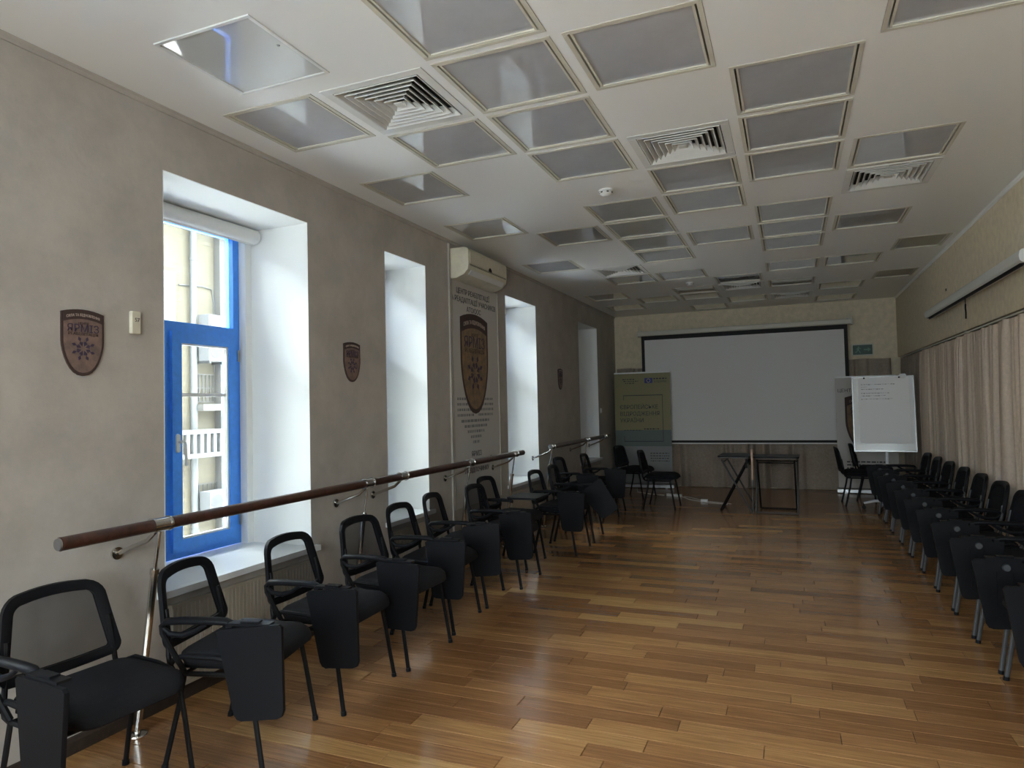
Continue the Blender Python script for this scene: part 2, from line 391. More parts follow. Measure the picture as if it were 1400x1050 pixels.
pd['label'] = 'narrow dull brown ceiling panel by the wall above the long screen case'; o['label'] = 'narrow dull brown ceiling panel by the wall near the exit sign'
# access hatch: glossy white
o = empty('access_hatch', (ACC[0], ACC[1], H), label='glossy white square access hatch in ceiling reflecting the blue window', cat='hatch')
W2, D2 = ACC[2]-ACC[0], ACC[3]-ACC[1]; f = MB(); t = .018
for (a, b2, c2, d2) in ((0, 0, W2, t), (0, D2-t, W2, D2), (0, t, t, D2-t), (W2-t, t, W2, D2-t)): f.box(a+.001, b2+.001, -.006, c2-.001, d2-.001, .04)
f.build('frame', 'white_plastic', o, smooth=0)
box('door_leaf', 'access_white', o, t+.003, t+.003, -.001, W2-t-.003, D2-t-.003, .03, smooth=0)
MB().loft([[(W2-.055+u, D2*.45+v, -.005) for u, v in circ(.006, 10)], [(W2-.055+u, D2*.45+v, -.001) for u, v in circ(.008, 10)]]).build('lock', 'steel_dull', o)
box('backing', 'black_void', o, .002, .002, .045, W2-.002, D2-.002, .055, smooth=0)
# square louvre diffusers
def vent_proto():
    r = empty('ceiling_vent'); w = PS
    f = MB(); t = .05
    for (a, b2, c2, d2) in ((0, 0, w, t), (0, w-t, w, w), (0, t, t, w-t), (w-t, t, w, w-t)): f.box(a+.001, b2+.001, -.004, c2-.001, d2-.001, .03)
    f.build('frame', 'vent_white', r, smooth=0)
    k = 6; step = (w/2-t-.03)/k
    for i in range(k):
        a = t+.004+i*step; h0, h1 = -.006, .034
        m = MB(); inn = step*.78; tk = .003
        o0, o1 = a, w-a; i0, i1 = a+inn, w-a-inn
        def sq(p, q, z): return [(p, p, z), (q, p, z), (q, q, z), (p, q, z)]
        # slanted ring: low at its outer edge, rising inwards
        m.loft([sq(o0, o1, h0), sq(o0+.004, o1-.004, h0-.001), sq(i0, i1, h1-tk), sq(i0, i1, h1), sq(o0, o1, h0+tk)], closed=True)
        m.build('louvre', 'vent_white', r, smooth=0)
    a = t+.004+k*step
    box('core', 'vent_white', r, a, a, -.004, w-a, w-a, .0, smooth=0)
    box('backing', 'black_void', r, .002, .002, .045, w-.002, w-.002, .058, smooth=0)
    return r
vp = vent_proto(); first = True
VL = {(2, 1): 'white square louvre vent beside the glossy white hatch', (4, 3): 'white square louvre vent beside the larger smoke detector', (6, 5): 'white square louvre vent by a wrinkled panel on the curtain side',
      (2, 9): 'white square louvre vent above the window past the air conditioner', (4, 12): 'white louvre vent in front of a pair of far panels beside the small smoke detector', (5, 14): 'white louvre vent nearest to the projection screen'}
for c in VENT:
    for r in VENT[c]:
        o = vp if first else copy_tree(vp); first = False
        x0, y0, *_ = cell(c, r); o.location = (x0, y0, H); tag(o, VL[(c, r)], 'air vent', 'square ceiling vents')
# smoke detectors
def smoke(x, y, label):
    o = empty('smoke_detector', (x, y, H), label=label, cat='smoke detector', group='smoke detectors')
    MB().loft([[(u, v, -.0005) for u, v in circ(.055, 20)], [(u, v, -.012) for u, v in circ(.055, 20)]]).build('base', 'white_plastic', o)
    MB().loft([[(u, v, -.013) for u, v in circ(.045, 20)], [(u, v, -.03) for u, v in circ(.047, 20)], [(u, v, -.044) for u, v in circ(.03, 20)], [(u, v, -.048) for u, v in circ(.012, 20)]]).build('dome', 'white_plastic', o)
    for k in range(6):
        a = k*PI/3; MB().box(-.008, -.002, -.026, .008, .002, -.018).build('slot', 'black_void', o).matrix_local = Matrix.Translation((.0475*math.cos(a), .0475*math.sin(a), 0)) @ Matrix.Rotation(a+PI/2, 4, 'Z')
smoke(-1.25, 5.01, 'white smoke detector next to a run of four panels')
smoke(-1.22, 9.45, 'small far smoke detector towards the projection screen')

# ================================================================= windows
def window(i, a, b2, blind_drop=0):
    r = empty('window_%d' % (i+1), (0, 0, 0)); tag(r, kind='structure')
    xg = -3.60; x1 = XL-WT+.02
    # white plastered reveal lining
    lin = MB(); t = .003
    lin.box(XL-.5, a, WZ0, XL+.001, a+t, WZ1); lin.box(XL-.5, b2-t, WZ0, XL+.001, b2, WZ1); lin.box(XL-.5, a+t, WZ1-t, XL+.001, b2-t, WZ1)
    lin.build('reveal', 'white_paint', r, smooth=0)
    s = MB(); s.loft([[(XL-.58, y, z) for y, z in ((a+.001, WZ0-.04), (b2-.001, WZ0-.04), (b2-.001, WZ0), (a+.001, WZ0))], [(XL, y, z) for y, z in ((a+.001, WZ0-.04), (b2-.001, WZ0-.04), (b2-.001, WZ0), (a+.001, WZ0))]])
    s.box(XL+.0015, a-.05, WZ0-.035, XL+.04, b2+.05, WZ0)
    s.build('window_sill', 'white_sill', r, smooth=0)
    fy0, fy1, fz0, fz1 = a+.02, b2-.06, WZ0+.004, WZ1-.02
    zt = 2.03; mid = fy0+(fy1-fy0)*.44; two = (b2-a) > .8
    f = MB(); w = .055; xf0, xf1 = xg-.07, xg
    f.box(xf0, fy0, fz0, xf1, fy0+w, fz1); f.box(xf0, fy1-w, fz0, xf1, fy1, fz1)
    f.box(xf0, fy0+w, fz0, xf1, fy1-w, fz0+w); f.box(xf0, fy0+w, fz1-w, xf1, fy1-w, fz1)
    f.box(xf0, fy0+w, zt, xf1, fy1-w, zt+.075)
    if two: f.box(xf0, mid-.035, fz0+w, xf1, mid+.035, zt)
    f.build('window_frame', 'blue_paint', r, smooth=0)
    # plaster returns closing frame to wall
    p = MB(); p.box(x1, a, WZ0, XL-.5, fy0, WZ1); p.box(x1, fy1, WZ0, XL-.5, b2, WZ1); p.box(x1, fy0, fz1, XL-.5, fy1, WZ1)
    p.build('plaster_return', 'white_paint', r, smooth=0)
    box('fanlight_pane', 'glass', r, xg-.04, fy0+w-.005, zt+.07, xg-.034, fy1-w+.005, fz1-w+.005, smooth=0)
    leaves = [(fy0+w-.012, mid-.022), (mid+.022, fy1-w+.012)] if two else [(fy0+w-.012, fy1-w+.012)]
    for k, (p0, p1) in enumerate(leaves):
        z0, z1 = fz0+w-.012, zt+.012; sx0, sx1 = xg-.045, xg+.022; sw = .073
        m = MB(); m.box(sx0, p0, z0, sx1, p0+sw, z1); m.box(sx0, p1-sw, z0, sx1, p1, z1); m.box(sx0, p0+sw, z0, sx1, p1-sw, z0+sw); m.box(sx0, p0+sw, z1-sw, sx1, p1-sw, z1)
        # glazing bead
        bw = .010; q0, q1, r0, r1 = p0+sw, p1-sw, z0+sw, z1-sw
        sash = m.build('sash', 'blue_paint', r, smooth=0)
        bd = MB(); bd.box(sx0+.02, q0, r0, sx1-.012, q0+bw, r1); bd.box(sx0+.02, q1-bw, r0, sx1-.012, q1, r1); bd.box(sx0+.02, q0+bw, r0, sx1-.012, q1-bw, r0+bw); bd.box(sx0+.02, q0+bw, r1-bw, sx1-.012, q1-bw, r1)
        bd.build('glazing_bead', 'white_plastic', sash, smooth=0)
        box('pane', 'glass', sash, xg-.02, q0, r0, xg-.014, q1, r1, smooth=0)
        zb = r0+(r1-r0)*.735
        box('glazing_bar', 'white_plastic', sash, xg-.026, q0+bw, zb-.011, xg-.004, q1-bw, zb+.011, smooth=0)
        left = (k == 1) or not two
        hy = p0+sw/2 if left else p1-sw/2; hz = 1.33
        hb = MB(); hb.loft([[(sx1+.0005, hy+u, hz+v) for u, v in rrect(.03, .12, .014)], [(sx1+.012, hy+u*.9, hz+v*.95) for u, v in rrect(.03, .12, .014)]])
        if k == len(leaves)-1:
            hb.build('handle_plate', 'white_plastic', sash)
            MB().tube([(sx1+.012, hy, hz+.01), (sx1+.05, hy, hz+.01), (sx1+.055, hy+.01, hz+.0), (sx1+.052, hy+.022, hz-.14)], .009, 8).build('handle', 'white_plastic', sash)
        hy2 = p1+.006 if left else p0-.006
        for hz2 in (z0+.13, z1-.13):
            MB().tube([(sx1+.006, hy2, hz2-.04), (sx1+.006, hy2, hz2+.04)], .008, 8).build('hinge', 'steel_dull', sash)
    # roller blind cassette under the soffit
    cb = empty('roller_blind', (0, 0, 0)); tag(cb, 'white roller blind cassette at the top of the %s' % ['window before the first shield emblem', 'blue window with the open view', 'narrow window', 'window past the air conditioner', 'far window by the olive banner', 'window farthest from the projection screen'][i], 'blind', 'roller blinds over the windows')
    ct = [(-.49, 0), (-.42, 0), (-.405, -.02), (-.40, -.06), (-.42, -.085), (-.46, -.095), (-.49, -.085)]
    MB().loft([[(XL+u+.0, a+.014, WZ1-.014+v) for u, v in ct], [(XL+u, b2-.014, WZ1-.014+v) for u, v in ct]]).build('cassette', 'white_plastic', cb, smooth=50)
    for yy in (a+.0125, b2-.0165):
        MB().loft([[(XL+u*1.0, yy, WZ1-.013+v) for u, v in ct], [(XL+u, yy+.004, WZ1-.013+v) for u, v in ct]]).build('end_cap', 'white_plastic', cb, smooth=0)
    MB().tube([(XL-.46, a+.03, WZ1-.108-blind_drop), (XL-.46, b2-.03, WZ1-.108-blind_drop)], .008, 8).build('bottom_bar', 'white_plastic', cb)
    if blind_drop: box('blind_cloth', 'curtain_brown' if False else 'screen_white', cb, XL-.461, a+.03, WZ1-.108-blind_drop, XL-.459, b2-.03, WZ1-.10, smooth=0)
for i, (a, b2) in enumerate(WIN): window(i, a, b2, 2.08 if i == 4 else 0)
# heater covers under the windows
def radiator(a, b2, label):
    o = empty('radiator', (XL, (a+b2)/2, 0), label=label, cat='radiator', group='radiators under the sills')
    w = b2-a; n = int(w/.028); m = MB(); z0, z1 = .10, .50; pts = []
    for k in range(n):
        y = -w/2+k*w/n; s = w/n
        pts += [(y, .024), (y+s*.12, .030), (y+s*.88, .030), (y+s, .024)]
    out = [(y, x) for y, x in pts]+[(w/2, .003), (-w/2, .003)]
    m.loft([[(x, y, z0) for y, x in out], [(x, y, z1) for y, x in out]]).build('ribbed_panel', 'radiator_paint', o, smooth=0)
    g = MB(); g.box(.003, -w/2-.006, z1+.001, .033, w/2+.006, z1+.018); g.build('top_cap', 'radiator_paint', o, smooth=0)
    box('bottom_rail', 'radiator_paint', o, .003, -w/2-.006, z0-.019, .033, w/2+.006, z0-.001, smooth=0)
RL = ['under the window before the first emblem', 'under the sill of the blue window', 'under the sill of the narrow window', 'under the window past the air conditioner', 'under the far window by the olive banner', 'under the window farthest from the projection screen']
for i, (a, b2) in enumerate(WIN): radiator(a+.02, b2-.02, 'cream ribbed radiator panel '+RL[i])

# ================================================================= tablet chairs
def arc(c, r, a0, a1, n): return [(c[0]+r*math.cos(a0+(a1-a0)*k/n), c[1]+r*math.sin(a0+(a1-a0)*k/n)) for k in range(n+1)]
def back_x(y, z): return -.212-(z-.47)*.17-.042*(1-(y/.24)**2)
def back_outline(inset=0):
    # rounded trapezoid in (y,z): narrower at the top
    zb, zt, wb, wt = .49+inset*.9, .82-inset, .236-inset, .202-inset
    rb, rt = max(.012, .05-inset), max(.02, .085-inset); out = []
    def corner(cx, cz, r, a0, a1):
        for k in range(7):
            a = a0+(a1-a0)*k/6; out.append((cx+r*math.cos(a), cz+r*math.sin(a)))
    corner(wt-rt, zt-rt, rt, 0.05, PI/2); 
    for k in range(1, 6): out.append(((wt-rt)*(1-k/3), zt+.008*(1-((1-k/3))**2)))
    corner(-wt+rt, zt-rt, rt, PI/2, PI-.05)
    for k in range(1, 4): t = k/4; out.append((-wt+t*(wt-wb), zt-rt+t*(zb+rb-zt+rt)))
    corner(-wb+rb, zb+rb, rb, PI, 1.5*PI)
    for k in range(1, 6): t = k/6; out.append(((-wb+rb)*(1-2*t), zb-.014*4*t*(1-t)))
    corner(wb-rb, zb+rb, rb, 1.5*PI, 2*PI)
    for k in range(1, 4): t = k/4; out.append((wb-t*(wb-wt), zb+rb+t*(zt-rt-zb-rb)))
    return out
def make_chair(kind, legmat, arm=True, tilt=0, flat=False):
    o = empty('tablet_chair' if arm else 'visitor_chair')
    # seat pad
    rings = []
    for z, ins in ((.425, .03), (.430, .010), (.448, 0), (.466, .003), (.480, .018), (.489, .055), (.494, .12)):
        ring = []
        for u, v in rrect(.455-2*ins, .458-2*ins, max(.02, .085-ins*.4), 6, .035, 0):
            dz = -.022*max(0, (u-.15)/.1)**2 if z > .44 else -.012*max(0, (u-.15)/.1)**2
            ring.append((u, v, z+dz+.012*(abs(v)/.23)**2*(z > .44)))
        rings.append(ring)
    MB().loft(rings).build('seat', 'black_fabric', o, smooth=60)
    box('seat_shell', 'black_plastic', o, -.17, -.20, .412, .20, .20, .4245)
    for s in (-1, 1):
        lg = MB().tube([(0.235, s*.252, .004), (.19, s*.242, .28), (.168, s*.235, .405)], .0125, 8, r2=.009, up=(1, 0, 0)).build('leg', legmat, o)
        MB().tube([(0.235, s*.252, 0), (.233, s*.2515, .02)], .0145, 8).build('foot_cap', 'black_plastic', lg)
        lg = MB().tube([(-.215, s*.252, .004), (-.15, s*.242, .28), (-.13, s*.235, .405)], .0125, 8, r2=.009, up=(1, 0, 0)).build('leg', legmat, o)
        MB().tube([(-.215, s*.252, 0), (-.212, s*.2515, .02)], .0145, 8).build('foot_cap', 'black_plastic', lg)
        # tube running from the back down, hooking forward below the seat
        y = s*.212
        MB().tube([(back_x(.2, .66)+.012, s*.195, .66), (back_x(.2, .55)+.012, s*.205, .55), (-.222, y, .47), (-.208, s*.222, .43), (-.185, s*.228, .408), (-.14, s*.232, .400), (.18, s*.232, .402)], .011, 8).build('side_frame', legmat, o)
        # glossy plastic rail hugging the seat edge
        MB().tube([(-.20, s*.238, .43), (-.175, s*.24, .462), (-.13, s*.243, .478), (.02, s*.245, .474), (.10, s*.243, .462), (.15, s*.24, .44)], .012, 8).build('side_rail', 'black_plastic', o)
    MB().tube([(.16, -.225, .40), (.16, .225, .40)], .009, 8).build('stretcher', legmat, o)
    MB().tube([(-.13, -.225, .40), (-.13, .225, .40)], .009, 8).build('stretcher', legmat, o)
    # backrest
    A, B = back_outline(0), back_outline(.042)
    def P(q, dx): return (back_x(q[0], q[1])+dx, q[0], q[1])
    m = MB(); n = len(A)
    m.loft([[P(q, .012) for q in B], [P(q, .017) for q in back_outline(.021)], [P(q, .010) for q in A], [P(q, -.010) for q in A], [P(q, -.016) for q in back_outline(.021)], [P(q, -.010) for q in B]], closed=True)
    m.build('back_frame', 'black_plastic', o, smooth=60)
    cy0, cz0 = 0, .655; g = MB(); rr = []
    for t in (1, .75, .5, .25, .04): rr.append([P((q[0]*t, cz0+(q[1]-cz0)*t), 0) for q in back_outline(.038)])
    g.loft(rr, caps=False); g.f.append(tuple(range(len(g.v)-n, len(g.v))))
    if kind == 'mesh': g.build('back_mesh', 'mesh_fabric', o)
    else:
        g = MB(); g.loft([[(x+.002, y, z) for x, y, z in r] for r in rr]); g.loft([[(x-.012, y, z) for x, y, z in r] for r in rr]); g.build('back_pad', 'black_fabric', o)
    if arm:
        ay = -.275
        MB().tube([(-.13, -.236, .41), (-.165, -.262, .50), (-.205, ay, .585), (-.208, ay, .615), (-.19, ay, .634)], .0115, 8).build('arm_post', legmat, o)
        pr = [(-.20, .622, .014), (-.185, .634, .021), (-.10, .640, .024), (.02, .642, .024), (.09, .640, .022), (.118, .630, .016)]
        MB().loft([[(x, ay+wd*math.cos(2*PI*k/12), z+.016*math.sin(2*PI*k/12)) for k in range(12)] for x, z, wd in pr]).build('armrest', 'black_plastic', o, smooth=50)
        MB().tube([(-.205, ay, .61), (-.17, ay, .583), (-.11, ay, .578), (-.05, ay, .598), (0, ay, .628)], [.007, .012, .013, .011, .008], 8).build('arm_brace', 'black_plastic', o)
        # writing tablet folded down off the front of the armrest
        T = MB(); tl = [(.066, .620), (.080, .632), (.345, .632), (.358, .620), (.330, .285), (.318, .262), (.298, .255), (.140, .255), (.120, .262), (.108, .285)]
        yo = -.318
        if flat:
            T.loft([[(u-.02, -.275-(.634-v)*.0+0, 0) for u, v in tl], [(u-.02, 0, .1) for u, v in tl]]) if False else None
            fl2 = rrect(.30, .36, .03, 4, .22, -.14)
            T.loft([[(u, v, .655) for u, v in fl2], [(u, v, .673) for u, v in fl2]])
        else:
            c0 = (.21, .634); ca, sa = math.cos(tilt), math.sin(tilt)
            tl = [(c0[0]+(u-c0[0])*ca-(v-c0[1])*sa, c0[1]+(u-c0[0])*sa+(v-c0[1])*ca) for u, v in tl]
            T.loft([[(u+(c0[0]-u)*.012, yo, v) for u, v in tl], [(u, yo+.003, v) for u, v in tl], [(u, yo+.016, v) for u, v in tl]])
        tb = T.build('writing_tablet', 'black_plastic', o, smooth=30)
        if not flat:
            h = MB(); h.box(.115, -.31, .634, .30, -.262, .644); h.box(.10, -.300, .618, .13, -.258, .632); h.box(.17, -.305, .645, .25, -.27, .652)
            h.build('hinge', 'black_plastic', tb, smooth=0)
            k = MB(); k.loft([[(.20+u, -.3015, .585+v) for u, v in circ(.022, 14)], [(.20+u, -.292, .585+v) for u, v in circ(.018, 14)]]); k.build('hinge_disc', 'grey_metal', tb)
            MB().box(.165, -.3015, .33, .172, -.296, .56).build('rib', 'black_plastic', tb); MB().box(.24, -.3015, .33, .247, -.296, .56).build('rib', 'black_plastic', tb)
    return o
CL = {'w': 'chairs along the window wall', 'c': 'chairs along the curtain', 'b': 'plain chairs at the far end'}
chA = make_chair('mesh', 'black_metal'); chL = make_chair('mesh', 'black_metal', tilt=.10); chT = make_chair('mesh', 'black_metal', tilt=.62); chF = make_chair('mesh', 'black_metal', flat=True)
chR = make_chair('pad', 'grey_metal', tilt=-.07); chP = make_chair('pad', 'black_metal', arm=False)
used = set()
def place(proto, x, y, deg, label, grp):
    o = proto if proto.name not in used else copy_tree(proto)
    used.add(proto.name); o.location = (x, y, 0); o.rotation_euler = (0, 0, math.radians(deg)); tag(o, label, 'chair', CL[grp])
    return o
place(chA, -2.53, 1.83, -5, 'black mesh-back tablet chair under the first shield emblem at the rail end', 'w')
place(chL, -2.375, 2.425, 14, 'black mesh-back tablet chair in front of the blue window, nearest the rail end', 'w')
place(chL, -2.35, 3.05, 3, 'black mesh-back tablet chair below the far side of the blue window', 'w')
place(chA, -2.32, 3.66, -1, 'black mesh-back tablet chair by the rail support below the second emblem', 'w')
place(chA, -2.38, 4.27, 5, 'black mesh-back tablet chair at the near edge of the narrow window', 'w')
place(chL, -2.43, 4.86, 9, 'black mesh-back tablet chair below the narrow window', 'w')
place(chL, -2.35, 5.46, 2, 'black mesh-back tablet chair at the near end of the wall banner', 'w')
place(chF, -2.53, 6.08, 0, 'black tablet chair pushed against the wall banner, its tablet raised flat', 'w')
place(chA, -2.27, 6.78, 0, 'black mesh-back tablet chair where the long handrail ends', 'w')
place(chT, -2.28, 7.42, 4, 'black tablet chair with its writing tablet swung out askew', 'w')
place(chA, -2.58, 8.50, -2, 'black mesh-back tablet chair at the near end of the second handrail', 'w')
place(chA, -2.42, 9.17, 3, 'black mesh-back tablet chair midway along the second handrail', 'w')
place(chP, -2.36, 10.9, -12, 'plain black chair right in front of the olive roll-up banner', 'b')
place(chP, -1.78, 9.93, 0, 'plain black chair standing beside the white power cord', 'b')
ORD = ['nearest the flipchart', 'second from the flipchart', 'third from the flipchart', 'fourth from the flipchart', 'fifth from the flipchart', 'sixth from the flipchart', 'seventh from the flipchart', 'eighth from the flipchart', 'ninth from the flipchart', 'tenth from the flipchart', 'eleventh from the flipchart']
for k, y in enumerate([9.62, 9.0, 8.37, 7.73, 7.1, 6.49, 5.88, 5.28, 4.69, 4.10, 3.51]):
    place(chR, 1.25, y, 180+random.Random(k).uniform(-1, 1), 'black padded tablet chair with grey legs along the curtain, '+ORD[k], 'c')
place(chP, .88, 10.8, 2, 'plain black chair between the flipchart and the white banner', 'b')
place(chP, 1.12, 11.45, -8, 'plain black chair by the grey corner curtain behind the flipchart', 'b')

# ================================================================= ballet barres
def barre(y0, y1, sup, arms, label):
    xr, zr, R = -2.78, .995, .029
    o = empty('ballet_barre', (xr, y0, 0), label=label, cat='handrail', group='wooden handrails on chrome supports')
    L = y1-y0
    MB().tube([(0, .004, zr), (0, L-.004, zr)], R, 20).build('rail', 'dark_wood', o)
    for yy, s in ((0, -1), (L, 1)):
        MB().tube([(0, yy, zr), (0, yy+s*.006, zr)], [R*.92, R*.85], 20).build('end_cap', 'steel_dull', o)
    def sleeve(yy, w=.09):
        q = MB().tube([(0, yy-w/2, zr), (0, yy+w/2, zr)], R+.004, 20).build('sleeve', 'chrome', o)
        for d in (-w/2, w/2): MB().tube([(0, yy+d-.005, zr), (0, yy+d+.005, zr)], R+.007, 20).build('ring', 'chrome', q)
    wx = XL-xr
    for y in arms:
        yy = y-y0; sleeve(yy)
        MB().tube([(-.012, yy-.02, zr-R-.006), (-.06, yy-.02, zr-.075), (wx+.012, yy-.03, zr-.145)], .011, 8).build('wall_arm', 'chrome', o)
        MB().tube([(wx+.001, yy-.03, zr-.145), (wx+.012, yy-.03, zr-.145)], .03, 14).build('rosette', 'chrome', o)
    for y in sup:
        yy = y-y0; tx = -.135
        MB().tube([(-.004, yy, zr-R-.004), (-.035, yy-.005, .77)], .008, 8).build('rod', 'chrome', o)
        q = MB().tube([(-.034, yy-.005, .775), (tx, yy-.02, .012)], .017, 10).build('post', 'chrome', o)
        MB().tube([(-.033, yy-.005, .785), (-.036, yy-.005, .76)], .021, 10).build('collar', 'chrome', q)
        MB().tube([(tx, yy-.02, .0005), (tx, yy-.02, .006), (tx, yy-.02, .012)], [.045, .043, .025], 16).build('flange', 'chrome', o)
barre(1.85, 7.02, [2.33, 4.03, 5.68, 6.78], [2.33, 4.03, 4.49, 5.68, 6.78], 'long dark wooden handrail on chrome supports below the first windows')
barre(7.95, 10.9, [8.02, 9.6], [8.02, 9.6, 10.6], 'shorter far handrail past the window, ending near the olive banner')

# ================================================================= emblems and wall banner
def shield_pts(w, h, ins=0, n=8):
    w2 = w/2-ins; out = []
    top = h/2-ins; arch = .055*h
    for k in range(n+1):
        u = 1-2*k/n; out.append((u*w2, top-arch+arch*(1-u*u)))
    ys = .02*h
    out.append((-w2, ys))
    for k in range(1, n):
        t = k/n; out.append((-w2*math.cos(t*PI/2)**.9, ys-(h/2+ys-ins*1.4)*math.sin(t*PI/2)**1.25))
    out.append((0, -h/2+ins*1.4))
    for k in range(n-1, 0, -1):
        t = k/n; out.append((w2*math.cos(t*PI/2)**.9, ys-(h/2+ys-ins*1.4)*math.sin(t*PI/2)**1.25))
    out.append((w2, ys))
    return out
def shield(parent, w, h, face, P, rot, lift):
    """P(u,v,d) maps plane coords and a lift off the wall to parent space"""
    def plate(name, pts, m, d0, d1, par): return MB().loft([[P(u, v, d0) for u, v in pts], [P(u, v, d1) for u, v in pts]]).build(name, m, par, smooth=0)
    a = plate('plate', shield_pts(w, h), 'emblem_dark', .0005, lift, parent)
    plate('field', shield_pts(w, h, w*.05), face, lift, lift+.001, a)
    # dark arched scroll across the top
    n = 8; w2 = w/2-w*.045; up, lo = [], []
    for k in range(n+1):
        u = 1-2*k/n; zt = h/2-w*.045-.055*h+.055*h*(1-u*u); up.append((u*w2, zt)); lo.append((u*w2, zt-.115*h))
    bd = plate('scroll', up+lo[::-1], 'emblem_dark', lift+.001, lift+.002, a)
    text('СИЛА ТА ВІДНОВЛЕННЯ', w*.085, 'emblem_thread', a, P(0, h/2-w*.045-.058*h, lift+.003), rot, wid=w*.78, bend=.055*h/(w2*w2))
    text('ЦЕНТР', w*.075, 'emblem_dark', a, P(0, h*.285, lift+.002), rot)
    text('ЯРМІЗ', w*.24, 'emblem_violet', a, P(0, h*.205, lift+.002), rot, wid=w*.74)
    text('РЕАБІЛІТАЦІЯ', w*.09, 'emblem_dark', a, P(0, h*.125, lift+.002), rot, wid=w*.70)
    # eight-petal embroidered star
    R = w*.29; st = MB(); cz = -.09*h
    for k in range(8):
        an = PI/8+k*PI/4; c, s = math.cos(an), math.sin(an)
        def Q(r, t): return P(r*c-t*s, cz+r*s+t*c, 0)
        for rr in ([(.18, 0), (.48, .16), (.62, 0), (.48, -.05)], [(.60, 0), (.80, .13), (1, .02), (.80, -.13)], [(.25, -.02), (.45, -.16), (.55, -.08)]):
            pts = [(R*(r*c-t*s), cz+R*(r*s+t*c)) for r, t in rr]
            st.loft([[P(u, v, lift+.001) for u, v in pts], [P(u, v, lift+.002) for u, v in pts]])
    st.build('star_ornament', 'emblem_violet', a, smooth=0)
def wall_emblem(yc, zc, w, h, label):
    o = empty('wall_emblem', (XL, yc, zc), label=label, cat='emblem', group='shield emblems on the window wall')
    shield(o, w, h, 'emblem_camo', lambda u, v, d: (d, u, v), ROT_L, .008)
wall_emblem(2.132, 1.858, .205, .31, 'brown camouflage shield emblem with star beside the wall sensor, before blue window')
wall_emblem(4.218, 1.875, .205, .30, 'brown shield emblem with star between the blue window and narrow window')
wall_emblem(9.19, 1.885, .205, .30, 'small brown shield emblem between the two farthest windows')
# long banner hanging below the air conditioner
o = empty('wall_banner', (XL, 6.42, 0), label='tall pale banner with gold shield below the air conditioner', cat='banner')
PB = lambda u, v, d: (d, u, v)
box('sheet', 'banner_white', o, .0015, -.55, .52, .005, .55, 2.79, smooth=0)
for s in (-1, 1): box('edge_strip', 'plaster_taupe', o, .0015, s*.56-.008, .52, .012, s*.56+.008, 2.9, smooth=0)
sh = empty('shield', (0.005, -.06, 1.965)); sh.parent = o
shield(sh, .66, 1.04, 'emblem_gold', PB, ROT_L, .002)
for k, t in enumerate(('ЦЕНТР РЕАБІЛІТАЦІЇ', 'ТА РЕАДАПТАЦІЇ УЧАСНИКІВ', 'АТО/ООС')): text(t, .075, 'ink', o, (.0062, -.06, 2.685-.085*k), ROT_L)
def lines(parent, P, rows, m='ink_grey'):
    rg = random.Random(5)
    for u0, u1, v, th in rows:
        mb = MB(); u = u0
        while u < u1:
            e = min(u1, u+rg.uniform(.03, .11)*max(.4, (u1-u0))); mb.loft([[P(a, b2, 0) for a, b2 in ((u, v-th/2), (e, v-th/2), (e, v+th/2), (u, v+th/2))], [P(a, b2, .0008) for a, b2 in ((u, v-th/2), (e, v-th/2), (e, v+th/2), (u, v+th/2))]]); u = e+.015
        mb.build('text_line', m, parent, smooth=0)
rows = []
for k in range(4): rows += [(-.48, -.17+.04*k*.6, 1.60-.055*k, .026), (.05-.03*k*.6, .38, 1.60-.055*k, .026)]
for k, hw in enumerate((.34, .27, .2, .13, .08)): rows.append((-.06-hw, -.06+hw, 1.375-.055*k, .028))
lines(o, lambda u, v, d: (.0055+d, u, v), rows)
text('ЯРМІЗ', .075, 'ink', o, (.0062, -.06, 1.03), ROT_L); text('ПРОСТІР АДАПТАЦІЇ', .07, 'ink', o, (.0062, -.06, .945), ROT_L); text('ТА ВІДПОЧИНКУ', .07, 'ink', o, (.0062, -.06, .865), ROT_L)

# ================================================================= air conditioner
o = empty('air_conditioner', (XL, 6.32, 2.78), label='cream split air conditioner mounted above the wall banner', cat='air conditioner')
pf = [(.002, .0), (.07, .0), (.15, .03), (.195, .075), (.205, .13), (.205, .26), (.19, .285), (.16, .295), (.002, .295)]
W = .48
MB().loft([[(u, -W+.02, v) for u, v in pf], [(u, W-.02, v) for u, v in pf]]).build('body', 'ivory_plastic', o, smooth=30)
for s in (-1, 1):
    MB().loft([[(u, s*(W-.0195), v) for u, v in pf], [(u*1.0, s*(W-.006), v) for u, v in pf], [(.002+(u-.002)*.93, s*W, .008+v*.95) for u, v in pf]]).build('end_cap', 'ivory_plastic', o, smooth=40)
MB().loft([[(u, -W+.03, v) for u, v in ((.207, .135), (.212, .14), (.212, .25), (.207, .255))], [(u, W-.03, v) for u, v in ((.207, .135), (.212, .14), (.212, .25), (.207, .255))]]).build('front_panel', 'ivory_plastic', o, smooth=0)
for v in (.118, .1265): box('groove', 'black_void', o, .2045, -W+.03, v, .2065, W-.03, v+.003, smooth=0)
MB().loft([[(u, -W+.07, v) for u, v in ((.168, .036), (.172, .03), (.205, .072), (.201, .078))], [(u, W-.07, v) for u, v in ((.168, .036), (.172, .03), (.205, .072), (.201, .078))]]).build('air_flap', 'white_plastic', o, smooth=0)
MB().loft([[(.2125, .02+u, .128+max(0, v)) for u, v in circ(.04, 16)], [(.2145, .02+u, .128+max(0, v)) for u, v in circ(.04, 16)]]).build('logo_window', 'black_void', o, smooth=0)
# wiring duct from the unit down
d = box('cable_duct', 'plaster_taupe', None, XL+.0005, 5.80, .08, XL+.018, 5.825, H-.035, smooth=0); tag(d, 'thin taupe vertical cable duct beside the wall banner', 'duct')
